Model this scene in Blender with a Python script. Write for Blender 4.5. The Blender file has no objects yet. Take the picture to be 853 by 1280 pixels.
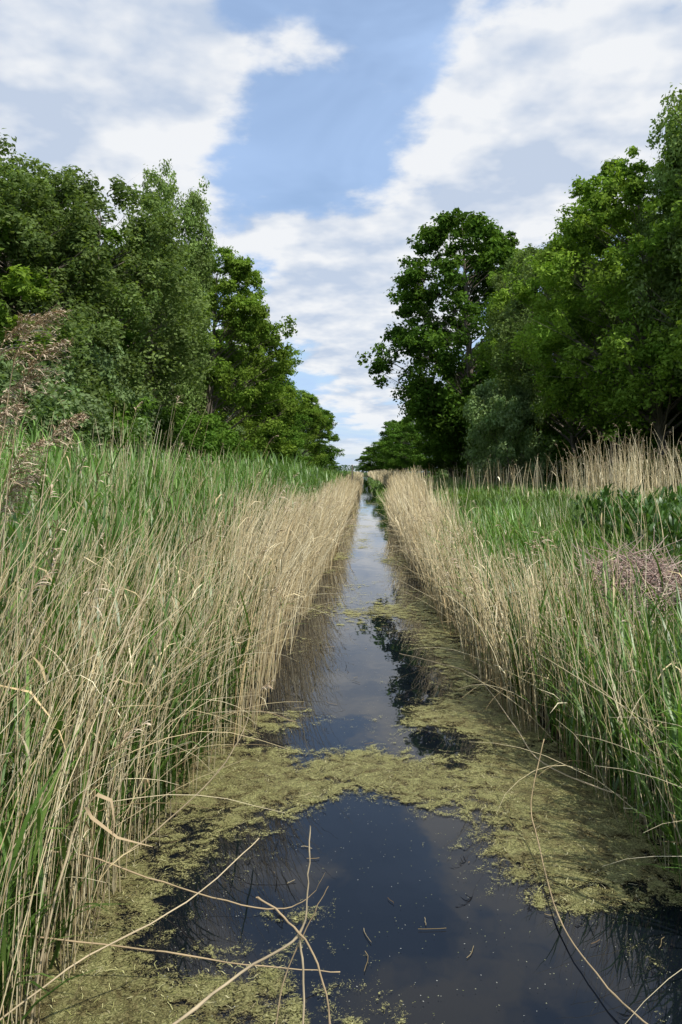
import bpy, math, numpy as np
from mathutils import Vector
R = np.random.default_rng(7)
scene = bpy.context.scene
scene.view_settings.view_transform = 'Standard'
scene.view_settings.look = 'None'
scene.view_settings.exposure = 0
U = R.uniform
# ---------------------------------------------------------------- noise
TAB = np.random.default_rng(99).random((256, 256))
def vnoise(x, y):
    xi = np.floor(x).astype(int); yi = np.floor(y).astype(int)
    fx = x - xi; fy = y - yi
    fx = fx*fx*(3-2*fx); fy = fy*fy*(3-2*fy)
    g = lambda a, b: TAB[a % 256, b % 256]
    return (g(xi, yi)*(1-fx)+g(xi+1, yi)*fx)*(1-fy)+(g(xi, yi+1)*(1-fx)+g(xi+1, yi+1)*fx)*fy
def fbm(x, y, o=4):
    s = 0; a = .5; n = 0
    for i in range(o):
        s = s+a*vnoise(x+17.3*i, y+9.1*i); n += a; a *= .5; x = x*2.03; y = y*2.03
    return s/n
# ---------------------------------------------------------------- mesh helpers
class MB:
    def __init__(s): s.V = []; s.F = []; s.C = []; s.M = []; s.n = 0
    def add(s, V, F, C, m=0):
        V = np.asarray(V, dtype=np.float32).reshape(-1, 3); F = np.asarray(F, dtype=np.int64).reshape(-1, 4)
        C = np.broadcast_to(np.asarray(C, dtype=np.float32), V.shape)
        s.V.append(V); s.F.append(F+s.n); s.C.append(C); s.M.append(np.full(len(F), m, dtype=np.int32)); s.n += len(V)
    def build(s, name, mats, smooth=True, link=True):
        V = np.concatenate(s.V); F = np.concatenate(s.F); C = np.concatenate(s.C); M = np.concatenate(s.M)
        me = bpy.data.meshes.new(name)
        me.vertices.add(len(V)); me.vertices.foreach_set('co', V.ravel())
        me.loops.add(len(F)*4); me.loops.foreach_set('vertex_index', F.ravel().astype(np.int32))
        me.polygons.add(len(F)); me.polygons.foreach_set('loop_start', np.arange(0, len(F)*4, 4, dtype=np.int32))
        try: me.polygons.foreach_set('loop_total', np.full(len(F), 4, dtype=np.int32))
        except Exception: pass
        for m in mats: me.materials.append(m)
        me.polygons.foreach_set('material_index', M)
        me.polygons.foreach_set('use_smooth', np.full(len(F), smooth, dtype=bool))
        at = me.color_attributes.new('Col', 'FLOAT_COLOR', 'POINT')
        at.data.foreach_set('color', np.concatenate([np.clip(C, 0, 1), np.ones((len(C), 1), np.float32)], 1).ravel().astype(np.float32))
        me.update(calc_edges=True)
        if not link: return me
        ob = bpy.data.objects.new(name, me); scene.collection.objects.link(ob); return ob
def path(base, az, l0, l1, L, S, p=1.4, wig=0.0):
    N = len(base); tm = (np.arange(S)+.5)/S
    th = l0[:, None]+(l1-l0)[:, None]*tm[None]**p
    a = az[:, None]+(np.cumsum(R.normal(0, wig, (N, S)), 1) if wig else 0)
    if wig: th = th+np.cumsum(R.normal(0, wig*.4, (N, S)), 1)
    d = np.stack([np.sin(th)*np.cos(a), np.sin(th)*np.sin(a), np.cos(th)], -1)*(L[:, None, None]/S)
    return np.concatenate([base[:, None], base[:, None]+np.cumsum(d, 1)], 1)
def grid_faces(N, S, K, closed):
    i = np.arange(N)[:, None, None]; s = np.arange(S)[None, :, None]
    k = np.arange(K if closed else K-1)[None, None]; k2 = (k+1) % K
    o = i*(S+1)*K
    return np.stack([o+s*K+k, o+s*K+k2, o+(s+1)*K+k2, o+(s+1)*K+k], -1).reshape(-1, 4)
def ribbon(mb, P, w, side, col, m=0):
    N, S1, _ = P.shape
    o = side[:, None]*w[:, :, None]*.5
    V = np.stack([P-o, P+o], 2)
    C = np.broadcast_to((col[:, None] if col.ndim == 2 else col)[:, :, None, :], V.shape)
    mb.add(V, grid_faces(N, S1-1, 2, False), C.reshape(-1, 3), m)
def tube(mb, P, r, col, m=0, K=3):
    N, S1, _ = P.shape
    T = P[:, -1]-P[:, 0]; T = T/(np.linalg.norm(T, axis=1, keepdims=True)+1e-9)
    ref = np.where(np.abs(T[:, 2:3]) > .9, np.array([[1., 0, 0]]), np.array([[0, 0, 1.]]))
    u = np.cross(T, ref); u /= np.linalg.norm(u, axis=1, keepdims=True); v = np.cross(T, u)
    ang = np.arange(K)*2*np.pi/K
    ring = u[:, None]*np.cos(ang)[None, :, None]+v[:, None]*np.sin(ang)[None, :, None]
    V = P[:, :, None]+ring[:, None]*r[:, :, None, None]
    C = np.broadcast_to((col[:, None] if col.ndim == 2 else col)[:, :, None, :], V.shape)
    mb.add(V, grid_faces(N, S1-1, K, True), C.reshape(-1, 3), m)
def mixc(pal, N, jit=.15):
    pal = np.array(pal); a = pal[R.integers(0, len(pal), N)]; b = pal[R.integers(0, len(pal), N)]
    t = U(0, 1, (N, 1)); return (a*t+b*(1-t))*U(1-jit, 1+jit, (N, 1))
# ---------------------------------------------------------------- materials
def nn(nt, t, **kw):
    n = nt.nodes.new(t)
    for k, v in kw.items(): setattr(n, k, v)
    return n
def veg_mat(name, trans=.3, tcol=(1.0, 1.15, .55), vary=0., gloss=0.):
    m = bpy.data.materials.new(name); m.use_nodes = True; nt = m.node_tree; nt.nodes.clear()
    out = nn(nt, 'ShaderNodeOutputMaterial'); at = nn(nt, 'ShaderNodeAttribute', attribute_name='Col')
    src = at.outputs['Color']
    if vary:
        oi = nn(nt, 'ShaderNodeObjectInfo'); hsv = nn(nt, 'ShaderNodeHueSaturation')
        mr = nn(nt, 'ShaderNodeMapRange'); mr.inputs['To Min'].default_value = 1-vary; mr.inputs['To Max'].default_value = 1+vary
        nt.links.new(oi.outputs['Random'], mr.inputs['Value']); nt.links.new(mr.outputs[0], hsv.inputs['Value'])
        nt.links.new(src, hsv.inputs['Color']); src = hsv.outputs[0]
    p = nn(nt, 'ShaderNodeBsdfDiffuse'); nt.links.new(src, p.inputs['Color']); sh = p.outputs[0]
    if trans > 0:
        tr = nn(nt, 'ShaderNodeBsdfTranslucent'); mul = nn(nt, 'ShaderNodeVectorMath', operation='MULTIPLY')
        mul.inputs[1].default_value = tcol
        nt.links.new(src, mul.inputs[0]); nt.links.new(mul.outputs[0], tr.inputs['Color'])
        mx = nn(nt, 'ShaderNodeMixShader'); mx.inputs[0].default_value = trans
        nt.links.new(sh, mx.inputs[1]); nt.links.new(tr.outputs[0], mx.inputs[2]); sh = mx.outputs[0]
    if gloss > 0:
        g = nn(nt, 'ShaderNodeBsdfGlossy'); g.inputs['Roughness'].default_value = .4; g.inputs['Color'].default_value = (1, 1, 1, 1)
        mx = nn(nt, 'ShaderNodeMixShader'); mx.inputs[0].default_value = gloss
        nt.links.new(sh, mx.inputs[1]); nt.links.new(g.outputs[0], mx.inputs[2]); sh = mx.outputs[0]
    nt.links.new(sh, out.inputs[0])
    return m
M_leaf = veg_mat('tree_leaf', .38, (1.2, 1.25, .5), .22)
M_green = veg_mat('green_reed_blade', .38, (1.15, 1.2, .5), 0, .03)
M_dead = veg_mat('dry_reed_straw', 0)
M_bark = bpy.data.materials.new('bark'); M_bark.use_nodes = True
nt = M_bark.node_tree; p = nt.nodes['Principled BSDF']; p.inputs['Roughness'].default_value = .9
nz = nn(nt, 'ShaderNodeTexNoise'); nz.inputs['Scale'].default_value = 6; tc = nn(nt, 'ShaderNodeTexCoord'); mp = nn(nt, 'ShaderNodeMapping'); mp.inputs['Scale'].default_value = (3, 3, .5)
nt.links.new(tc.outputs['Object'], mp.inputs[0]); nt.links.new(mp.outputs[0], nz.inputs['Vector'])
cr = nn(nt, 'ShaderNodeValToRGB'); cr.color_ramp.elements[0].color = (.05, .04, .03, 1); cr.color_ramp.elements[1].color = (.26, .22, .17, 1)
nt.links.new(nz.outputs[0], cr.inputs[0]); nt.links.new(cr.outputs[0], p.inputs['Base Color'])

# ground
M_gr = bpy.data.materials.new('meadow_soil'); M_gr.use_nodes = True
nt = M_gr.node_tree; p = nt.nodes['Principled BSDF']; p.inputs['Roughness'].default_value = .95; p.inputs['Specular IOR Level'].default_value = .1
tc = nn(nt, 'ShaderNodeTexCoord')
n1 = nn(nt, 'ShaderNodeTexNoise'); n1.inputs['Scale'].default_value = .35; n1.inputs['Detail'].default_value = 4
n2 = nn(nt, 'ShaderNodeTexNoise'); n2.inputs['Scale'].default_value = 14; n2.inputs['Detail'].default_value = 3
nt.links.new(tc.outputs['Object'], n1.inputs['Vector']); nt.links.new(tc.outputs['Object'], n2.inputs['Vector'])
c1 = nn(nt, 'ShaderNodeValToRGB'); c1.color_ramp.elements[0].position = .35; c1.color_ramp.elements[1].position = .65
c1.color_ramp.elements[0].color = (.045, .08, .02, 1); c1.color_ramp.elements[1].color = (.08, .13, .03, 1)
c2 = nn(nt, 'ShaderNodeValToRGB'); c2.color_ramp.elements[0].position = .35; c2.color_ramp.elements[1].position = .7
c2.color_ramp.elements[0].color = (.35, .3, .25, 1); c2.color_ramp.elements[1].color = (1.1, 1.0, .9, 1)
mu = nn(nt, 'ShaderNodeMix', data_type='RGBA', blend_type='MULTIPLY'); mu.inputs['Factor'].default_value = 1
nt.links.new(n1.outputs[0], c1.inputs[0]); nt.links.new(n2.outputs[0], c2.inputs[0])
nt.links.new(c1.outputs[0], mu.inputs[6]); nt.links.new(c2.outputs[0], mu.inputs[7])
sx = nn(nt, 'ShaderNodeSeparateXYZ'); nt.links.new(tc.outputs['Object'], sx.inputs[0])
mz = nn(nt, 'ShaderNodeMapRange'); mz.inputs['From Min'].default_value = .1; mz.inputs['From Max'].default_value = .5
nt.links.new(sx.outputs['Z'], mz.inputs['Value'])
mm = nn(nt, 'ShaderNodeMix', data_type='RGBA'); mm.inputs[6].default_value = (.03, .024, .013, 1)
nt.links.new(mz.outputs[0], mm.inputs['Factor']); nt.links.new(mu.outputs[2], mm.inputs[7]); nt.links.new(mm.outputs[2], p.inputs['Base Color'])
bp = nn(nt, 'ShaderNodeBump'); bp.inputs['Strength'].default_value = .7; bp.inputs['Distance'].default_value = .05
nt.links.new(n2.outputs[0], bp.inputs['Height']); nt.links.new(bp.outputs[0], p.inputs['Normal'])

# water
M_w = bpy.data.materials.new('dark_water'); M_w.use_nodes = True
nt = M_w.node_tree; p = nt.nodes['Principled BSDF']; p.inputs['Base Color'].default_value = (.005, .007, .011, 1)
p.inputs['Roughness'].default_value = .015; p.inputs['IOR'].default_value = 1.36
tc = nn(nt, 'ShaderNodeTexCoord'); n1 = nn(nt, 'ShaderNodeTexNoise'); n1.inputs['Scale'].default_value = 2.2; n1.inputs['Detail'].default_value = 3
mp = nn(nt, 'ShaderNodeMapping'); mp.inputs['Scale'].default_value = (1, .6, 1)
nt.links.new(tc.outputs['Object'], mp.inputs[0]); nt.links.new(mp.outputs[0], n1.inputs['Vector'])
bp = nn(nt, 'ShaderNodeBump'); bp.inputs['Strength'].default_value = .12; bp.inputs['Distance'].default_value = .02
nt.links.new(n1.outputs[0], bp.inputs['Height']); nt.links.new(bp.outputs[0], p.inputs['Normal'])

# algae
M_a = bpy.data.materials.new('floating_algae'); M_a.use_nodes = True
nt = M_a.node_tree; p = nt.nodes['Principled BSDF']; out = nt.nodes['Material Output']
tc = nn(nt, 'ShaderNodeTexCoord'); at = nn(nt, 'ShaderNodeAttribute', attribute_name='Col')
sp = nn(nt, 'ShaderNodeSeparateColor'); nt.links.new(at.outputs['Color'], sp.inputs[0])
nf = nn(nt, 'ShaderNodeTexNoise'); nf.inputs['Scale'].default_value = 7; nf.inputs['Detail'].default_value = 7; nf.inputs['Roughness'].default_value = .72; nf.inputs['Distortion'].default_value = .6
ns = nn(nt, 'ShaderNodeTexNoise'); ns.inputs['Scale'].default_value = 45; ns.inputs['Detail'].default_value = 6; ns.inputs['Roughness'].default_value = .75; ns.inputs['Distortion'].default_value = 2.5
nt.links.new(tc.outputs['Object'], nf.inputs['Vector']); nt.links.new(tc.outputs['Object'], ns.inputs['Vector'])
ad = nn(nt, 'ShaderNodeMath', operation='MULTIPLY_ADD'); ad.inputs[1].default_value = 1.8; nt.links.new(nf.outputs[0], ad.inputs[0]); nt.links.new(sp.outputs[0], ad.inputs[2])
ad2 = nn(nt, 'ShaderNodeMath', operation='MULTIPLY_ADD'); ad2.inputs[1].default_value = 1.6; nt.links.new(ns.outputs[0], ad2.inputs[0]); nt.links.new(ad.outputs[0], ad2.inputs[2])
mr = nn(nt, 'ShaderNodeMapRange'); mr.inputs['From Min'].default_value = 2.2; mr.inputs['From Max'].default_value = 2.3
nt.links.new(ad2.outputs[0], mr.inputs['Value'])
cr = nn(nt, 'ShaderNodeValToRGB'); e = cr.color_ramp.elements
e[0].position = .38; e[0].color = (.04, .04, .016, 1); e[1].position = .62; e[1].color = (.68, .64, .34, 1)
e2 = e.new(.5); e2.color = (.29, .285, .10, 1)
nt.links.new(ns.outputs[0], cr.inputs[0])
cb = nn(nt, 'ShaderNodeValToRGB'); cb.color_ramp.elements[0].position = .40; cb.color_ramp.elements[1].position = .60
cb.color_ramp.elements[0].color = (.5, .42, .32, 1); cb.color_ramp.elements[1].color = (1.12, 1.12, .95, 1)
nt.links.new(nf.outputs[0], cb.inputs[0])
mu = nn(nt, 'ShaderNodeMix', data_type='RGBA', blend_type='MULTIPLY'); mu.inputs['Factor'].default_value = 1
nt.links.new(cr.outputs[0], mu.inputs[6]); nt.links.new(cb.outputs[0], mu.inputs[7]); nt.links.new(mu.outputs[2], p.inputs['Base Color'])
p.inputs['Roughness'].default_value = .6
bp = nn(nt, 'ShaderNodeBump'); bp.inputs['Strength'].default_value = 1; bp.inputs['Distance'].default_value = .03
nt.links.new(ns.outputs[0], bp.inputs['Height']); nt.links.new(bp.outputs[0], p.inputs['Normal'])
tr = nn(nt, 'ShaderNodeBsdfTransparent'); mx = nn(nt, 'ShaderNodeMixShader')
nt.links.new(mr.outputs[0], mx.inputs[0]); nt.links.new(tr.outputs[0], mx.inputs[1]); nt.links.new(p.outputs[0], mx.inputs[2]); nt.links.new(mx.outputs[0], out.inputs[0])

# ---------------------------------------------------------------- terrain
def edgeL(y): return np.interp(y, [0, 4, 6.5, 13, 60], [-1.55, -1.5, -1.28, -1.2, -1.15])
def edgeR(y): return np.interp(y, [0, 4.5, 7, 13, 60], [1.95, 1.8, 1.5, 1.3, 1.3])
def gz(x, y):
    x = np.asarray(x, float); y = np.asarray(y, float)
    wl = (fbm(y*.35, y*0+3.3, 3)-.5)*.6; wr = (fbm(y*.35, y*0+40.3, 3)-.5)*.6
    dl = (edgeL(y)+wl)-x; dr = x-(edgeR(y)+wr)
    zl = np.interp(dl, [-1, -.3, 0, .4, 1.3, 2.5, 6, 40], [-.6, -.3, -.03, .12, .42, .62, .75, .8])
    zr = np.interp(dr, [-1, -.3, 0, .4, 1.1, 2.2, 5, 40], [-.6, -.3, -.03, .1, .4, .8, 1.0, 1.05])
    z = np.maximum(zl, zr)
    far = np.clip((y-430)/20, 0, 1); z = z*(1-far)+.8*far
    z = z+(fbm(x*.6+50, y*.6+50, 4)-.5)*.25*np.clip((np.maximum(dl, dr)-.2)/1.5, 0, 1)
    return z
def shift(x, y): return x+np.where(x < 0, edgeL(y)+1.6, edgeR(y)-1.9)*np.clip(1-(np.abs(x)-2)/8, 0, 1)
def axis(a, b, step, far, g):
    v = list(np.arange(a, b, step)); s = step
    while v[-1] < far: s *= g; v.append(v[-1]+s)
    return v
xp = np.array(axis(0, 5, .14, 3500, 1.16)); xs = np.concatenate([-xp[::-1][:-1], xp])
yp = np.array(axis(-6, 20, .25, 4500, 1.05)); ys = np.concatenate([[-600, -100, -30, -12], yp])
X, Y = np.meshgrid(xs, ys); Z = gz(X, Y)
mb = MB(); nx, ny = len(xs), len(ys)
i = np.arange(ny-1)[:, None]; j = np.arange(nx-1)[None]
F = np.stack([i*nx+j, i*nx+j+1, (i+1)*nx+j+1, (i+1)*nx+j], -1).reshape(-1, 4)
mb.add(np.stack([X, Y, Z], -1), F, (.1, .1, .1)); mb.build('ground', [M_gr])
# water
mb = MB(); mb.add([[-3, -90, 0], [3, -90, 0], [3, 445, 0], [-3, 445, 0]], [[0, 1, 2, 3]], (0, 0, 0)); mb.build('water', [M_w], False)
# algae sheet
ax = np.arange(-2.0, 2.3, .03); ay = np.concatenate([np.arange(1.2, 16, .035), np.arange(16, 60, .2)])
X, Y = np.meshgrid(ax, ay)
D = .26+(fbm(X*1.5+7, Y*1.0+4, 5)-.5)*.95
def G(cx, cy, sx_, sy_, w):
    global D; D = D+w*np.exp(-((X-cx)/sx_)**2-((Y-cy)/sy_)**2)
def Rg(v, a, b, s): return 1/(1+np.exp(-(v-a)/s))/(1+np.exp((v-b)/s))
D += .36*Rg(Y, 4.95, 6.0, .1)*Rg(X, -1.3, 2, .15)      # cross band
D += .28*Rg(Y, 6.6, 7.1, .1)
D += .22*Rg(Y, 12, 13.4, .4)+.14*Rg(Y, 19, 22, .6)
D += .26*Rg(X, -3, -1.0, .12)*Rg(Y, 2, 9, .2)+.26*Rg(X, 1.0, 3, .12)*Rg(Y, 4, 14, .3)
G(.95, 4.45, .45, .4, .42); G(1.1, 7.3, .35, 1.6, .3); G(.95, 9.8, .35, 1.5, .3); G(.35, 5.5, .4, .5, .2); G(.6, 5.2, .4, .4, .15)
G(-.95, 3.05, .75, .32, .4); G(-.75, 5.9, .4, 1.0, .2); G(-.35, 6.35, .3, .2, -.5)
G(-.4, 3.8, .2, .12, .35); G(1.1, 3.95, .25, .1, .35); G(1.3, 3.5, .12, .15, .4)
G(.1, 4.1, .7, .5, -.35); G(.5, 3.3, .7, .5, -.4); G(-.05, 9, .5, 2.2, -.35); G(-.85, 3.9, .35, .35, -.3); G(.05, 4.85, .22, .35, -.4)
G(-.1, 17, .6, 2, -.2); G(-.75, 8.5, .5, 1.5, -.2); G(1.5, 3.6, .5, .35, -.35)
Zb = .006+.012*fbm(X*9, Y*9, 3)*np.clip(D, 0, 1)
mb = MB(); nx, ny = len(ax), len(ay); i = np.arange(ny-1)[:, None]; j = np.arange(nx-1)[None]
F = np.stack([i*nx+j, i*nx+j+1, (i+1)*nx+j+1, (i+1)*nx+j], -1).reshape(-1, 4)
F = F[(D.ravel()[F].max(1) > .12)]
Dc = np.repeat(np.clip(D, 0, 1).reshape(-1, 1), 3, 1)
mb.add(np.stack([X, Y, Zb], -1), F, Dc); mb.build('algae', [M_a])
# floating flecks and bits of straw
mb = MB(); N = 3500
b = np.stack([U(-1.5, 1.8, N), 1.5+U(0, 1, N)**1.5*14, np.full(N, .012)], 1)
az = U(0, 6.28, N); L = U(.002, .007, N)
P = path(b, az, np.full(N, 1.57), np.full(N, 1.57), L, 1)
side = np.stack([-np.sin(az), np.cos(az), 0*az], 1)
ribbon(mb, P, np.repeat(U(.002, .004, (N, 1)), 2, 1), side, mixc([(.3, .3, .2), (.2, .22, .08), (.4, .4, .36)], N))
N = 150; b = np.stack([U(-1.4, 1.6, N), 2+U(0, 1, N)**1.3*14, np.full(N, .02)], 1); az = U(0, 6.28, N)
P = path(b, az, np.full(N, 1.57), np.full(N, 1.57), U(.02, .2, N)*U(.4, 1, N), 4, wig=.25)
P[:, :, 2] = .006+U(0, .004, (N, 1))
tube(mb, P, np.full((N, 5), .0018), mixc([(.3, .23, .12), (.13, .09, .05), (.4, .33, .2)], N))
N = 9000; x = U(-1.6, 1.9, N); y = 2.4+U(0, 1, N)**1.4*11
ii = np.clip(((y-1.2)/.035).astype(int), 0, len(ay)-1); jj = np.clip(((x+2)/.03).astype(int), 0, len(ax)-1)
k = D[ii, jj] > .5; x, y = x[k], y[k]; N = len(x); az = U(0, 6.28, N)
P = path(np.stack([x, y, np.full(N, .02)], 1), az, np.full(N, 1.57), np.full(N, 1.57), U(.015, .07, N), 4, wig=.5); P[:, :, 2] = .02+R.normal(0, .003, (N, 5))
ribbon(mb, P, np.full((N, 5), .003), np.stack([-np.sin(az), np.cos(az), 0*az], 1), mixc([(.5, .48, .22), (.3, .3, .1), (.2, .16, .08), (.55, .5, .3)], N))
mb.build('floating_plant_debris', [M_dead], False)

# ---------------------------------------------------------------- reeds
DEAD = [(.66, .55, .32), (.55, .44, .24), (.78, .69, .46), (.40, .30, .16), (.62, .54, .35)]
GRN = [(.12, .23, .045), (.16, .29, .055), (.085, .17, .035), (.20, .31, .08)]
def plume(mb, tip, az, L, dens=1.0, lean=.35):
    N = len(tip)
    S = 5; P = path(tip, az, np.full(N, lean), np.full(N, lean+1.2)*U(.8, 1.1, N), L, S, 1.3)
    tube(mb, P, np.linspace(.0022, .0008, S+1)[None]*np.ones((N, 1)), mixc([(.34, .24, .15)], N))
    for k in range(int(16*dens)):
        t = U(.02, .98, N)*S; i0 = t.astype(int); f = (t-i0)[:, None]
        b = P[np.arange(N), i0]*(1-f)+P[np.arange(N), i0+1]*f
        a2 = az+R.normal(0, .6, N); l = L*U(.3, .6, N)*(1.15-t/S*.8)
        l0 = U(.5, 1.2, N)
        Q = path(b, a2, l0, l0+U(.9, 1.6, N), l, 4, 1.0)
        cc = mixc([(.44, .34, .22), (.52, .43, .30), (.34, .25, .16), (.6, .5, .37)], N)
        ribbon(mb, Q, np.array([[.001, .003, .004, .003, .001]])*np.ones((N, 1))*U(.8, 1.5, (N, 1))*(1.2 if dens > 1.5 else 1.8), np.stack([-np.sin(a2), np.cos(a2), U(-.6, .6, N)], 1), cc)
        if dens > 1.5:
            for q in range(12):
                ti = R.integers(1, 5, N); bb = Q[np.arange(N), ti]+R.normal(0, .004, (N, 3)); a3 = a2+R.normal(0, .9, N)
                l2 = U(.8, 2.2, N)
                ribbon(mb, path(bb, a3, l2, l2+.3, U(.012, .026, N), 2), np.array([[.001, .003, .0006]])*np.ones((N, 1)), np.stack([-np.sin(a3), np.cos(a3), U(-1, 1, N)], 1), cc*U(.8, 1.3, (N, 1)))
def pile_clear(x, y): return ((x-3.0)/1.0)**2+((y-8.6)/2.2)**2 > 1
def dead_reeds(mb, N, x0, x1, y0, y1, Lr, wdt, near, azc, azs, lean=(.02, .45), pl=.06, ypow=1.0, leafs=1, thr=.42):
    y = y0+(y1-y0)*U(0, 1, N)**ypow; x = shift(U(x0, x1, N), y)
    keep = (fbm(x*1.1+3, y*.8+11, 3)+U(-.22, .22, N) > thr) & (pile_clear(x, y) | (x < 2.3))
    x, y = x[keep], y[keep]; N = len(x)
    b = np.stack([x, y, np.maximum(gz(x, y), -.05)-.03], 1)
    az = azc+R.normal(0, azs, N); L = U(*Lr, N)*(.7+.6*fbm(x*.9, y*.5+30, 2))
    l0 = np.abs(R.normal(lean[0], .09, N)); l1 = l0+np.abs(R.normal(0, lean[1], N))
    S = 6 if near else 3
    P = path(b, az, l0, l1, L, S, 2.0, .05 if near else .03)
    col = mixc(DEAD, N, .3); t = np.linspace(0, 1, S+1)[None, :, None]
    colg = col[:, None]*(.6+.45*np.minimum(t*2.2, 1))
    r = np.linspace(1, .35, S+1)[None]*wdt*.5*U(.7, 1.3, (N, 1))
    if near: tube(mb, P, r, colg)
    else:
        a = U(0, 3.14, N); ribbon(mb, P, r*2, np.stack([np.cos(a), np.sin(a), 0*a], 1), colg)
    for k in range(leafs):
        sel = np.where(U(0, 1, N) < .25)[0]; n = len(sel)
        s = R.integers(1, S, n); bb = P[sel, s]; a = U(0, 6.28, n); q = U(.1, .6, n)
        Q = path(bb, a, q, q+U(.5, 2.3, n), U(.15, .42, n), 3, 1.2)
        ribbon(mb, Q, np.array([[.5, 1, .7, .05]])*wdt*1.8*U(.6, 1.2, (n, 1)), np.stack([-np.sin(a), np.cos(a), U(-.5, .5, n)], 1), col[sel]*U(.85, 1.2, (n, 1)))
    sel = np.where(U(0, 1, N) < pl)[0]
    if len(sel): plume(mb, P[sel, -1], az[sel]+R.normal(0, .5, len(sel)), U(.12, .24, len(sel)), .8 if near else .35)
def green_reeds(mb, N, x0, x1, y0, y1, Lr, nl, wdt, near, ypow=1.0, pal=GRN, stem=True, thr=.35, lean=.12, ll=(.3, .6)):
    y = y0+(y1-y0)*U(0, 1, N)**ypow; x = shift(U(x0, x1, N), y)
    keep = (fbm(x*.8+23, y*.6+71, 3)+U(-.2, .2, N) > thr) & (pile_clear(x, y) | (x < 2.1))
    x, y = x[keep], y[keep]; N = len(x)
    b = np.stack([x, y, np.maximum(gz(x, y), -.05)-.03], 1)
    az = U(0, 6.28, N); L = U(*Lr, N)*(.7+.6*fbm(x*.5, y*.4+80, 2))
    l0 = np.abs(R.normal(0, lean, N)); S = 4 if near else 2
    P = path(b, az, l0, l0+np.abs(R.normal(0, .2, N)), L, S, 1.5)
    patch = .55+.9*fbm(x*.5+9, y*.3+2, 3)[:, None]
    col = mixc(pal, N, .2)*patch
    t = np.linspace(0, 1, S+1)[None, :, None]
    if stem:
        a = U(0, 3.14, N)
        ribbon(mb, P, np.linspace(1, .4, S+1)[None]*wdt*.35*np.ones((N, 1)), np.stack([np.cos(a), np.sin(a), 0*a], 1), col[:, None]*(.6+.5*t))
    for k in range(nl):
        tt = np.clip((k+U(0, 1, N))/nl*.95, 0, .97)*S+.02; i0 = np.minimum(tt.astype(int), S-1); f = (tt-i0)[:, None]
        bb = P[np.arange(N), i0]*(1-f)+P[np.arange(N), i0+1]*f
        a = U(0, 6.28, N); q = U(.1, .5, N); SS = 4 if near else 2
        Q = path(bb, a, q, q+U(.2, 1.5, N), U(*ll, N), SS, 1.3)
        prof = np.array([.5, 1, .9, .6, .03]) if near else np.array([.7, 1, .05])
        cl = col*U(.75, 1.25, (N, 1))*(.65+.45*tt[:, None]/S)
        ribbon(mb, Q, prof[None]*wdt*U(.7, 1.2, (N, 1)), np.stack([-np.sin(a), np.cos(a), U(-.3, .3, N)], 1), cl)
pi = math.pi
# left: dry reeds
mb = MB()
dead_reeds(mb, 1900, -2.3, -1.35, 1.6, 7, (1.3, 2.1), .006, True, .1, 1.0, (.08, .5), .02)
dead_reeds(mb, 450, -4.5, -2.3, 2.2, 9, (1.7, 2.3), .006, True, .1, 1.4, (.05, .3), .06)
dead_reeds(mb, 3300, -2.3, -1.25, 6, 18, (1.2, 1.9), .009, True, .0, .8, (.1, .5), .03)
dead_reeds(mb, 600, -6, -2.4, 8, 25, (1.5, 2.1), .010, True, .0, 1.4, (.05, .3), .14)
dead_reeds(mb, 7000, -2.3, -1.15, 17, 50, (1.1, 1.7), .016, False, 0, .8, (.1, .45), .02)
dead_reeds(mb, 900, -10, -3, 22, 70, (1.5, 2.0), .018, False, 0, 1.4, (.05, .3), .08)
dead_reeds(mb, 6500, -2.6, -1.1, 48, 150, (1.1, 1.7), .038, False, 0, .8, (.1, .4), 0)
dead_reeds(mb, 4500, -3.6, -1.0, 145, 420, (1.3, 1.9), .10, False, 0, .8, (.1, .4), 0)
mb.build('dry_reed_bed', [M_dead])
# left: green reeds
mb = MB()
green_reeds(mb, 3000, -6.5, -1.9, 1.8, 9, (1.2, 2.0), 7, .016, True, thr=.3, ll=(.25, .5))
green_reeds(mb, 1700, -2.3, -1.45, 2.4, 9, (.5, 1.3), 6, .018, True, thr=.26)
green_reeds(mb, 6000, -11, -1.9, 8, 24, (1.3, 2.1), 6, .021, False, thr=.3)
green_reeds(mb, 7000, -14, -2.1, 23, 60, (1.4, 2.0), 4, .04, False, thr=.3)
green_reeds(mb, 6000, -14, -2.3, 58, 200, (1.2, 1.8), 3, .10, False)
mb.build('green_reed_bed', [M_green])
# right: dry reeds
mb = MB()
dead_reeds(mb, 480, 1.75, 2.5, 3.6, 7, (.9, 1.5), .0055, True, pi, 1.0, (.08, .4), .02)
dead_reeds(mb, 2600, 1.65, 2.45, 6.5, 18, (.9, 1.5), .009, True, pi, .9, (.08, .4), .03)
dead_reeds(mb, 350, 2.5, 4.5, 5, 16, (.8, 1.3), .008, True, pi, 1.3, (.1, .5), .04)
dead_reeds(mb, 3800, 1.65, 2.7, 17, 33, (1.1, 1.7), .015, False, pi, .9, (.08, .4), .02)
dead_reeds(mb, 3400, 2.25, 3.2, 31, 50, (1.2, 1.7), .018, False, pi, .9, (.08, .4), .02)
dead_reeds(mb, 4500, 2.9, 4.3, 48, 150, (1.2, 1.7), .038, False, pi, .9, (.08, .4), 0)
dead_reeds(mb, 3500, 2.6, 5.5, 145, 420, (1.3, 1.9), .10, False, pi, .9, (.08, .4), 0)
dead_reeds(mb, 1100, 6.8, 10.8, 18, 27, (1.5, 2.3), .012, True, pi, 1.5, (.05, .3), .25)
dead_reeds(mb, 700, 5, 11, 26, 60, (1.3, 1.8), .018, False, pi, 1.5, (.05, .3), .15, thr=.5)
mb.build('dry_reed_bed', [M_dead])
mb = MB()
green_reeds(mb, 1100, 1.75, 2.7, 3.4, 9, (.5, 1.1), 6, .016, True, thr=.25)
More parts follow.
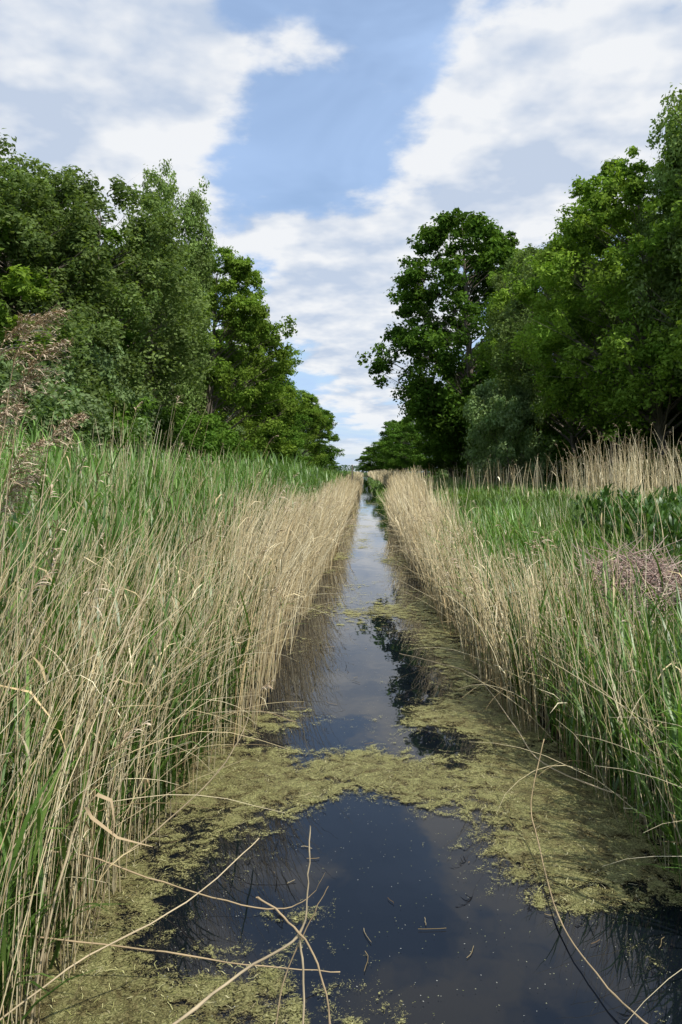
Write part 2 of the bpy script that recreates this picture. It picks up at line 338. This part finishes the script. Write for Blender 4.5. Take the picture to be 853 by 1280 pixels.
green_reeds(mb, 900, 1.9, 3.2, 9, 18, (.5, 1.0), 6, .018, True)
mb.build('green_reed_bed', [M_green])
# right bank grass
GR = [(.13, .25, .045), (.18, .31, .06), (.095, .18, .035), (.24, .31, .10), (.15, .23, .05)]
mb = MB()
green_reeds(mb, 8500, 2.4, 7.5, 3.5, 12, (.12, .3), 6, .008, True, pal=GR, stem=False, thr=.05, ll=(.2, .45))
green_reeds(mb, 9000, 2.4, 13, 11.5, 26, (.12, .3), 5, .015, False, pal=GR, stem=False, thr=.05, ll=(.25, .5))
green_reeds(mb, 8000, 2.2, 15, 25, 70, (.12, .35), 4, .037, False, pal=GR, stem=False, thr=.05, ll=(.3, .6))
green_reeds(mb, 4000, 1.7, 15, 68, 250, (.12, .4), 3, .10, False, pal=GR, stem=False, thr=.05, ll=(.3, .7))
green_reeds(mb, 4500, 1.85, 2.7, 30, 110, (.1, .25), 3, .03, False, pal=[(.16, .29, .05), (.2, .33, .07)], stem=False, thr=.05, ll=(.15, .35))
mb.build('bank_grass', [M_green])
# nettles / tall weeds on the right bank
mb = MB()
green_reeds(mb, 700, 4.3, 6.5, 10, 15, (.6, 1.0), 12, .05, True, pal=[(.06, .12, .03), (.085, .16, .035)], thr=.45, ll=(.1, .2))
green_reeds(mb, 400, 3.6, 5, 6.5, 10, (.3, .6), 10, .035, True, pal=[(.06, .13, .03), (.09, .17, .035)], thr=.5, ll=(.08, .16))
mb.build('nettle_patch', [M_green])
# fallen stems over the water
mb = MB(); N = 620
sd = np.where(U(0, 1, N) < .68, -1, 1); y = 3.4+U(0, 1, N)**1.3*26; x = np.where(sd < 0, edgeL(y)-U(-.1, .5, N), edgeR(y)+U(-.1, .4, N))
b = np.stack([x, y, np.maximum(gz(x, y), 0)+U(.02, .8, N)*np.where(sd < 0, 1, .6)], 1); az = np.where(sd < 0, 0, pi)+R.normal(0, .8, N)
l0 = U(.4, 1.2, N); P = path(b, az, l0, l0+U(.1, 1.1, N), U(.4, 1.25, N), 7, 1.2, .09); P[:, :, 2] = np.maximum(P[:, :, 2], .012)
tube(mb, P, np.linspace(.003, .001, 8)[None]*np.ones((N, 1))*(1+y[:, None]*.04), mixc(DEAD, N, .3))
mb.build('fallen_reed_stems', [M_dead])
# individual foreground stalks
def stalk(name, chains, K=6, mat=None):
    mb = MB(); rg = np.random.default_rng(len(chains)*7+3)
    for pts, r0, r1, col in chains:
        pts = np.array(pts, float); n = len(pts); d = np.linspace(0, n-1, (n-1)*6+1)
        Q = []
        for u in d:
            i0 = min(int(u), n-2); f = u-i0; a = pts[max(i0-1, 0)]; b_ = pts[i0]; c = pts[i0+1]; e_ = pts[min(i0+2, n-1)]
            Q.append(.5*((2*b_)+(-a+c)*f+(2*a-5*b_+4*c-e_)*f*f+(-a+3*b_-3*c+e_)*f**3))
        Q = np.array(Q)[None]; m = Q.shape[1]; Q[0, 1:-1] += rg.normal(0, .0018, (m-2, 3))
        rr = np.linspace(r0, r1, m)[None]; rr = rr*(1+.35*(np.arange(m) % 9 == 0))[None]
        tube(mb, Q, rr, (np.array(col)[None, None]*(rg.uniform(.75, 1.1, (1, m, 1)))), 0, K)
    return mb.build(name, [M_dead])
T1 = (.58, .47, .30); T2 = (.42, .32, .19)
stalk('broken_reed_stalk', [([(-1.3, 2.35, .02), (-.75, 2.5, .28), (-.42, 2.6, .48), (-.22, 2.6, .62), (-.19, 2.6, .8), (-.18, 2.6, 1.0)], .006, .003, T1),
                            ([(-.36, 2.58, .76), (-.27, 2.6, .68), (-.17, 2.58, .56), (-.11, 2.55, .35), (-.08, 2.5, .0)], .004, .003, T2),
                            ([(-.22, 2.6, .62), (-.205, 2.6, .45), (-.215, 2.6, 0)], .004, .004, T1),
                            ([(-.3, 2.57, .3), (-.27, 2.6, .47), (-.18, 2.62, .66), (-.12, 2.62, .78)], .003, .0015, T2)])
stalk('arching_reed_stalk', [([(1.15, 4.95, .5), (1.02, 4.7, .2), (1.0, 4.4, .08), (.95, 3.75, .04), (1.0, 3.3, .05), (1.1, 3.0, .05), (1.4, 2.6, .02)], .003, .0045, T2)])
stalk('arching_reed_stalk', [([(.43, 9.3, .03), (.8, 8.5, .12), (1.1, 7.6, .2), (1.22, 6.3, .15), (1.3, 5.6, .1), (1.7, 5.0, .1)], .0035, .005, T1)])
stalk('arching_reed_stalk', [([(-1.6, 4.1, -.05), (-1.35, 4.15, .08), (-1.09, 4.2, .27), (-.79, 4.2, .57), (-.64, 4.2, .83), (-.61, 4.2, 1.02)], .005, .0025, T1)])
stalk('fallen_reed_stalk', [([(-1.5, 3.3, .55), (-1.25, 3.4, .48), (-.82, 3.4, .34), (-.43, 3.4, .25), (-.25, 3.4, .3), (-.17, 3.4, .42)], .004, .002, T2),
                            ([(-1.5, 3.1, .3), (-1.0, 3.15, .22), (-.5, 3.2, .12), (-.1, 3.3, .03)], .004, .002, T2)])
stalk('fallen_reed_stalk', [([(-1.3, 2.9, .02), (-1.2, 2.9, .5), (-1.08, 2.95, .95), (-.98, 3.0, 1.4), (-.86, 3.1, 1.75)], .005, .003, T1),
                            ([(-1.5, 2.6, .1), (-1.1, 2.8, .35), (-.7, 3.0, .5), (-.45, 3.3, .62)], .004, .002, T1),
                            ([(-1.6, 5.5, .1), (-1.2, 5.3, .4), (-.8, 5.2, .6), (-.45, 5.1, .55)], .004, .002, T2)])
# curled dry leaf
mb = MB(); pts = np.array([(-.72, 2.6, .92), (-.84, 2.6, .95), (-.93, 2.6, 1.02), (-.95, 2.6, 1.06), (-.91, 2.6, 1.10), (-.86, 2.6, 1.08), (-.85, 2.6, 1.0), (-.88, 2.6, .8), (-.95, 2.58, .5), (-1.1, 2.5, .1)], float)
ribbon(mb, pts[None], np.array([[.002, .009, .013, .014, .014, .012, .009, .007, .006, .006]]), np.array([[.3, .8, .5]]), np.array([T2]))
mb.build('curled_reed_leaf', [M_dead])
# tall plumed reeds at near left
mb = MB(); n = 8
tx = np.array([-1.42, -1.36, -1.5, -1.33, -1.6, -1.46, -1.4, -1.3]); ty = np.array([3.05, 3.0, 3.1, 2.9, 3.3, 2.85, 2.95, 3.2])
b = np.stack([tx-.15, ty, np.full(n, .1)], 1); az = np.array([.3, .1, .2, 0, .3, .1, .2, .1])
L = np.array([2.50, 2.38, 2.25, 2.02, 2.55, 2.15, 1.9, 2.2]); S = 8
P = path(b, az, np.full(n, .01), np.full(n, .16), L, S, 1.5, .02)
tube(mb, P, np.linspace(.0045, .002, S+1)[None]*np.ones((n, 1)), mixc([T1, T2], n), K=6)
plume(mb, P[:, -1], np.array([.1, -.2, .2, .3, 0, -.1, .2, .3]), np.array([.32, .3, .3, .26, .3, .28, .26, .2]), 3.2, .2)
mb.build('plumed_reed', [M_dead])
# brush pile
mb = MB(); N = 1500; a = U(0, 6.28, N); rr = np.sqrt(U(0, 1, N)); x = 2.85+rr*np.cos(a)*.85; y = 9.0+rr*np.sin(a)*.9
b = np.stack([x, y, gz(x, y)+.05+(1-rr**2)*U(0, .6, N)], 1); l0 = U(.9, 2.0, N)
P = path(b, U(0, 6.28, N), l0, l0+U(-.4, .4, N), U(.2, .6, N), 3, 1, .2)
tube(mb, P, np.linspace(.007, .003, 4)[None]*U(.6, 1.4, (N, 1)), mixc([(.38, .26, .22), (.5, .37, .31), (.24, .17, .14), (.48, .4, .32)], N))
mb.build('brush_pile', [M_dead])

# ---------------------------------------------------------------- trees
def make_tree(name, seed, h, r, cb, ncl, nlf, lsz, pal, clr=(.9, 1.4), zsc=.75, droop=0., peak=.45, trunk=.02, inner=.45, top=.97):
    global R, U
    R0 = R; R = np.random.default_rng(seed); U = R.uniform
    mb = MB()
    S = 10; base = np.zeros((1, 3)); base[0, 2] = -.3
    T = path(base, np.array([U(0, 6.28)]), np.array([.02]), np.array([.1]), np.array([h*.9]), S, 1, .06)
    rad = np.linspace(1, .12, S+1)[None]*h*trunk; rad[0, 0] *= 1.5
    tube(mb, T, rad, np.array([[.1, .1, .1]]), 1, 8)
    t = U(0, .95, ncl)**.85
    env = np.where(t < peak, np.sqrt(np.clip(1-((peak-t)/peak)**2*.75, 0, 1)), np.sqrt(np.clip(1-((t-peak)/(1-peak))**2, 0, 1)))
    a = np.arange(ncl)*2.399+U(-.4, .4, ncl)
    lump = .66+.6*vnoise(a/6.283*5+seed, t*4+seed*.7)
    rf = U(inner, 1, ncl)**.6*lump
    z = h*cb+(h*top-h*cb)*t
    tp = np.stack([np.interp(z, T[0, :, 2], T[0, :, k]) for k in range(2)], 1)
    cx = tp[:, 0]+np.cos(a)*r*env*rf; cy = tp[:, 1]+np.sin(a)*r*env*rf
    z = z+U(-.4, .4, ncl)
    C = np.stack([cx, cy, z], 1)
    zs = np.clip(z-U(.8, 1.0, ncl)*np.hypot(cx-tp[:, 0], cy-tp[:, 1])*.75-.3, h*cb*.7, h*.88)
    st = np.stack([np.interp(zs, T[0, :, 2], T[0, :, k]) for k in range(3)], 1)
    q = np.linspace(0, 1, 6)[None, :, None]; mid = (st+C)/2+R.normal(0, .25, (ncl, 3))+np.array([0, 0, .2])
    P = st[:, None]*(1-q)**2+2*mid[:, None]*q*(1-q)+C[:, None]*q**2
    br = U(.006, .011, (ncl, 1))*h*np.clip(1.1-t, .25, 1)[:, None]*.6
    tube(mb, P, np.linspace(1, .18, 6)[None]*br, np.full((ncl, 3), .1), 1, 4)
    for k in range(3):
        e = C+R.normal(0, .55, (ncl, 3)); Pq = np.stack([P[:, 3], (P[:, 3]+e)/2+R.normal(0, .1, (ncl, 3)), e], 1)
        tube(mb, Pq, np.array([[.25, .15, .05]])*br, np.full((ncl, 3), .1), 1, 3)
    cr_ = U(*clr, ncl)*(1.15-.45*t)
    nsub = 7
    D = R.normal(0, 1, (ncl, nsub, 3)); D /= np.linalg.norm(D, axis=2, keepdims=True)
    D = D*U(.45, 1.1, (ncl, nsub, 1))*cr_[:, None, None]; D[:, :, 2] *= zsc
    SC = (C[:, None]+D).reshape(-1, 3); sr = np.repeat(cr_, nsub)*.5; n = nlf//nsub
    tint = np.repeat(U(.75, 1.25, ncl), nsub)*U(.85, 1.15, ncl*nsub)
    pc = mixc(pal, ncl*nsub, .08)
    O = R.normal(0, 1, (len(SC), n, 3)); O /= np.linalg.norm(O, axis=2, keepdims=True); O *= (U(0, 1, (len(SC), n, 1))**.45)
    O *= np.exp(R.normal(0, .18, (len(SC), n, 1)))
    O[:, :, 2] *= zsc
    if droop: O[:, :, 2] = O[:, :, 2]*1.0-droop*np.abs(R.normal(0, 1, O.shape[:2]))*U(0, 1, (len(SC), 1))
    LP = (SC[:, None]+O*sr[:, None, None]).reshape(-1, 3); NL = len(LP)
    nd = O.reshape(-1, 3)*.9+R.normal(0, .55, (NL, 3))+np.array([0, 0, .55]); nd /= np.linalg.norm(nd, axis=1, keepdims=True)
    u = np.cross(nd, R.normal(0, 1, (NL, 3))); u /= np.linalg.norm(u, axis=1, keepdims=True)+1e-9; v = np.cross(nd, u)
    s = lsz*U(.6, 1.3, (NL, 1))
    V = np.stack([LP-u*s, LP-v*s*.55+nd*s*.15, LP+u*s, LP+v*s*.55+nd*s*.15], 1)
    col = np.repeat(pc*tint[:, None], n, 0)*U(.75, 1.25, (NL, 1))
    mb.add(V, np.arange(NL*4).reshape(-1, 4), np.repeat(col, 4, 0), 0)
    me = mb.build(name, [M_leaf, M_bark], False, link=False)
    R = R0; U = R.uniform
    return me
OAK = [(.095, .18, .03), (.125, .22, .035), (.075, .15, .025)]
BIR = [(.17, .24, .08), (.14, .21, .06), (.20, .27, .09)]
LIM = [(.18, .275, .045), (.21, .31, .05), (.13, .22, .035)]
WIL = [(.2, .28, .12), (.16, .24, .095), (.23, .31, .14)]
oakA = make_tree('oak_tree', 11, 16, 4.2, .12, 150, 440, .125, OAK, (.75, 1.2), .8, peak=.42)
oakB = make_tree('oak_tree', 12, 16, 4.6, .15, 110, 400, .15, OAK, (.9, 1.4), .75)
birA = make_tree('birch_tree', 21, 16, 3.6, .15, 110, 480, .095, BIR, (.7, 1.2), 1.1, .7, peak=.35, trunk=.012)
birB = make_tree('birch_tree', 22, 16, 4.0, .25, 110, 480, .095, BIR, (.7, 1.2), 1.1, .5, peak=.4, trunk=.012)
limA = make_tree('ash_tree', 31, 16, 4.6, .14, 125, 460, .12, LIM, (.75, 1.25), .75)
limB = make_tree('ash_tree', 32, 16, 4.6, .26, 130, 520, .10, LIM, (.7, 1.2), .8, .25, trunk=.014)
shA = make_tree('shrub', 41, 5, 2.6, .05, 60, 500, .085, WIL, (.6, 1.0), .9, peak=.4, trunk=.012)
shB = make_tree('shrub', 42, 5, 2.8, .05, 60, 450, .09, OAK, (.6, 1.0), .8, peak=.4, trunk=.012)
tr_rng = np.random.default_rng(5)
def put(me, x, y, h, r, h0=16, r0=4.5):
    ob = bpy.data.objects.new(me.name.split('.')[0], me); scene.collection.objects.link(ob)
    ob.location = (x, y, float(gz(x, y))-.1); ob.scale = (r/r0, r/r0, h/h0); ob.rotation_euler = (0, 0, tr_rng.uniform(0, 6.28)); return ob
for a in [(birA, -13, 30.5, 14.2, 5), (limA, -16, 27, 12.5, 5), (birB, -13.2, 37, 14.8, 5.2), (birA, -12.4, 47, 20, 3.8), (limA, -12.2, 60, 18.8, 5.2),
          (limA, -11.8, 79, 17.8, 5.6), (oakA, -12, 100, 16, 5), (limA, -11.5, 125, 15, 5), (oakB, -12, 155, 16, 5.5), (oakB, -12.5, 195, 18, 6),
          (oakB, -18, 38, 15, 6), (birB, -19, 32, 14, 5), (oakA, -19, 46, 16.5, 6), (birB, -15.5, 54, 18, 5), (oakB, -18, 66, 17, 6), (oakB, -18, 86, 16, 6), (oakB, -17, 112, 15, 6)]:
    put(*a)
for a in [(oakA, 10.7, 78, 26.8, 7.9), (limB, 13.4, 62, 19, 4.6), (birB, 14, 52, 17.2, 4.6), (limB, 13.8, 44, 15.6, 4.8), (limB, 14.2, 37.5, 16.2, 4.8), (birB, 15.4, 32.5, 19.8, 4.2), (limB, 17.5, 31, 17, 5),
          (oakA, 12, 108, 15, 5.5), (oakB, 10.5, 135, 13.5, 5.5), (oakA, 9.5, 180, 14, 6), (oakB, 10.5, 240, 15, 7),
          (oakB, 18, 70, 17, 6), (oakB, 20, 56, 16, 6), (oakA, 20, 45, 15, 6), (oakB, 22, 37, 15, 6), (oakA, 16, 94, 17, 6)]:
    put(*a)
for a in [(oakB, 7, 400, 15, 8), (oakA, 14, 390, 16, 8), (oakB, 3.5, 470, 12, 7), (oakA, -40, 800, 14, 14), (oakB, 20, 420, 17, 9)]:
    put(*a)
for k in range(16):
    y = 26+k*k*.42+k*1.5; put(shB if k % 3 else shA, -11.4-tr_rng.uniform(0, 2.2), y, tr_rng.uniform(3.8, 6), tr_rng.uniform(2.8, 3.8), 5, 2.7)
    if k % 2 == 0: put(shB, -17-tr_rng.uniform(0, 3), y, 6, 4.5, 5, 2.7)
put(shA, -10.8, 31, 7, 2.7, 5, 2.7)
put(shA, -12.4, 27, 6.5, 2.6, 5, 2.7)
for k in range(14):
    y = 30+k*k*.5+k*2; put(shB if k % 4 else shA, 14.5+tr_rng.uniform(0, 2.5), y, tr_rng.uniform(2.0, 3.2), tr_rng.uniform(2.4, 3.2), 5, 2.7)
    if k % 2 == 0: put(shB, 20+tr_rng.uniform(0, 3), y, 7, 5, 5, 2.7)
put(shA, 9.8, 53, 7.5, 2.9, 5, 2.7)
# far woodland mass on the horizon
mb = MB(); N = 20000; x = U(-900, 900, N); y = 1300+U(-30, 30, N); hh = 7+8*fbm(x*.02, x*0, 4)
P0 = np.stack([x, y, .8+hh*U(0, 1, N)**.7], 1); s = U(.8, 1.8, (N, 1)); u = R.normal(0, 1, (N, 3)); u /= np.linalg.norm(u, axis=1, keepdims=True)
v = np.cross(u, R.normal(0, 1, (N, 3))); v /= np.linalg.norm(v, axis=1, keepdims=True)
mb.add(np.stack([P0-u*s, P0-v*s, P0+u*s, P0+v*s], 1), np.arange(N*4).reshape(-1, 4), np.repeat(mixc([(.08, .12, .09), (.1, .15, .1)], N), 4, 0)); mb.build('distant_woodland', [M_leaf], False)
stalk('wooden_post', [([(-.9, 60, -.3), (-.9, 60, 1.2), (-.88, 60, 2.75)], .05, .045, (.2, .18, .15))], 8)

# ---------------------------------------------------------------- sky + sun
SUN_EL = math.radians(52); SUN_AZ = math.radians(140)
w = bpy.data.worlds.new('World'); scene.world = w; w.use_nodes = True; nt = w.node_tree; nt.nodes.clear()
try: w.cycles.sampling_method = 'NONE'
except Exception as ex: print('ws', ex)
BS = .15
out = nn(nt, 'ShaderNodeOutputWorld'); bg = nn(nt, 'ShaderNodeBackground'); bg.inputs[1].default_value = BS
sky = nn(nt, 'ShaderNodeTexSky', sky_type='NISHITA'); sky.sun_disc = False; sky.sun_elevation = SUN_EL; sky.sun_rotation = SUN_AZ; sky.air_density = 1.0; sky.dust_density = .6; sky.ozone_density = 1.5
tc = nn(nt, 'ShaderNodeTexCoord'); nrm = nn(nt, 'ShaderNodeVectorMath', operation='NORMALIZE'); nt.links.new(tc.outputs['Generated'], nrm.inputs[0])
sx = nn(nt, 'ShaderNodeSeparateXYZ'); nt.links.new(nrm.outputs[0], sx.inputs[0])
def mth(op, a, b=None, c=None, clamp=False):
    n = nn(nt, 'ShaderNodeMath', operation=op); n.use_clamp = clamp
    for i_, v_ in enumerate((a, b, c)):
        if v_ is None: continue
        if isinstance(v_, (int, float)): n.inputs[i_].default_value = v_
        else: nt.links.new(v_, n.inputs[i_])
    return n.outputs[0]
zc = mth('MAXIMUM', sx.outputs['Z'], 0.0); den = mth('ADD', zc, .22)
cx = mth('DIVIDE', sx.outputs['X'], den); cy = mth('DIVIDE', sx.outputs['Y'], den)
cmb = nn(nt, 'ShaderNodeCombineXYZ'); nt.links.new(cx, cmb.inputs[0]); nt.links.new(cy, cmb.inputs[1]); nt.links.new(mth('MULTIPLY', sx.outputs['Z'], 1.2), cmb.inputs[2])
def noise(vec, scale, det, rough, off=(0, 0, 0), dist=0.):
    mp = nn(nt, 'ShaderNodeMapping'); mp.inputs['Location'].default_value = off; nt.links.new(vec, mp.inputs[0])
    n = nn(nt, 'ShaderNodeTexNoise'); n.inputs['Scale'].default_value = scale; n.inputs['Detail'].default_value = det; n.inputs['Roughness'].default_value = rough; n.inputs['Distortion'].default_value = dist
    nt.links.new(mp.outputs[0], n.inputs['Vector']); return n.outputs[0]
nA = noise(cmb.outputs[0], 3.4, 6, .56, (3.1, 1.7, 0), .0)
nB = noise(cmb.outputs[0], 3.4, 4, .56, (3.1, 1.7+.06, -.05), .0)
nC = noise(cmb.outputs[0], 2.2, 4, .6, (8, 2, 0), .6)
# world-space directions of the larger cloud banks (+) and blue openings (-): azimuth deg right of +Y, elevation deg
def blob(az_, el_, rad, wt):
    a_, e_ = math.radians(az_), math.radians(el_)
    v_ = Vector((math.sin(a_)*math.cos(e_), math.cos(a_)*math.cos(e_), math.sin(e_)))
    d = nn(nt, 'ShaderNodeVectorMath', operation='DOT_PRODUCT'); nt.links.new(nrm.outputs[0], d.inputs[0]); d.inputs[1].default_value = v_
    m = nn(nt, 'ShaderNodeMapRange', interpolation_type='SMOOTHERSTEP'); m.inputs['From Min'].default_value = math.cos(math.radians(rad)); m.inputs['From Max'].default_value = 1
    m.inputs['To Max'].default_value = wt; nt.links.new(d.outputs['Value'], m.inputs['Value']); return m.outputs[0]
tot = nA
for bl in [(-22, 29, 14, .1), (-11, 30, 9, .1), (-19, 22, 13, .13), (17, 28, 12, .1), (10.7, 24, 8, .12), (16, 22, 10, .1), (7.3, 20, 10, .16), (1, 13, 10, .13), (-5.5, 14, 7, .1), (1.5, 6.4, 8, .08),
           (-1.5, 27.5, 10, -.14), (-6.7, 21.5, 6, -.08)]:
    tot = mth('ADD', tot, blob(*bl))
mk = nn(nt, 'ShaderNodeMapRange', interpolation_type='SMOOTHSTEP'); mk.inputs['From Min'].default_value = .45; mk.inputs['From Max'].default_value = .61
nt.links.new(tot, mk.inputs['Value'])
hz = nn(nt, 'ShaderNodeMapRange'); hz.inputs['From Min'].default_value = 0; hz.inputs['From Max'].default_value = .07; nt.links.new(zc, hz.inputs['Value'])
mask = mth('MULTIPLY', mk.outputs[0], mth('MULTIPLY_ADD', hz.outputs[0], .6, .35))
lit = mth('MULTIPLY_ADD', mth('SUBTRACT', nA, nB), 5.0, .76)
lit = mth('ADD', lit, mth('MULTIPLY', mth('MAXIMUM', mth('SUBTRACT', tot, .6), 0.), -1.7))
lit = mth('ADD', lit, mth('MULTIPLY', mth('SUBTRACT', nC, .5), 1.8), None, True)
cc = nn(nt, 'ShaderNodeValToRGB'); cc.color_ramp.elements[0].position = .0; cc.color_ramp.elements[1].position = .9
cc.color_ramp.elements[0].color = (.58, .67, .82, 1); cc.color_ramp.elements[1].color = (.95, .965, .985, 1)
nt.links.new(lit, cc.inputs[0])
sc = nn(nt, 'ShaderNodeVectorMath', operation='SCALE'); sc.inputs['Scale'].default_value = .96/BS; nt.links.new(cc.outputs[0], sc.inputs[0])
veil = nn(nt, 'ShaderNodeMapRange'); veil.inputs['From Min'].default_value = .3; veil.inputs['From Max'].default_value = .7; veil.inputs['To Min'].default_value = .35; veil.inputs['To Max'].default_value = .85; nt.links.new(nC, veil.inputs['Value'])
mv = nn(nt, 'ShaderNodeMix', data_type='RGBA'); nt.links.new(veil.outputs[0], mv.inputs['Factor']); nt.links.new(sky.outputs[0], mv.inputs[6]); mv.inputs[7].default_value = (.47/BS, .65/BS, .97/BS, 1)
mx = nn(nt, 'ShaderNodeMix', data_type='RGBA'); nt.links.new(mask, mx.inputs['Factor']); nt.links.new(mv.outputs[2], mx.inputs[6]); nt.links.new(sc.outputs[0], mx.inputs[7])
nt.links.new(mx.outputs[2], bg.inputs[0]); nt.links.new(bg.outputs[0], out.inputs[0])
sd = bpy.data.lights.new('sun', 'SUN'); sd.energy = 4.4; sd.angle = math.radians(.5); sd.color = (1, .95, .87)
so = bpy.data.objects.new('sun', sd); scene.collection.objects.link(so)
dirv = Vector((math.sin(SUN_AZ)*math.cos(SUN_EL), math.cos(SUN_AZ)*math.cos(SUN_EL), math.sin(SUN_EL)))
so.rotation_euler = dirv.to_track_quat('Z', 'Y').to_euler()
# ---------------------------------------------------------------- camera
cd = bpy.data.cameras.new('camera'); cam = bpy.data.objects.new('camera', cd); scene.collection.objects.link(cam)
cd.sensor_fit = 'VERTICAL'; cd.sensor_height = 23.6; cd.lens = 18.07; cd.clip_end = 8000; cd.clip_start = .05
cam.location = (0, 0, 2.2); cam.rotation_euler = (math.radians(90-2.92), 0, math.radians(1.67)); scene.camera = cam
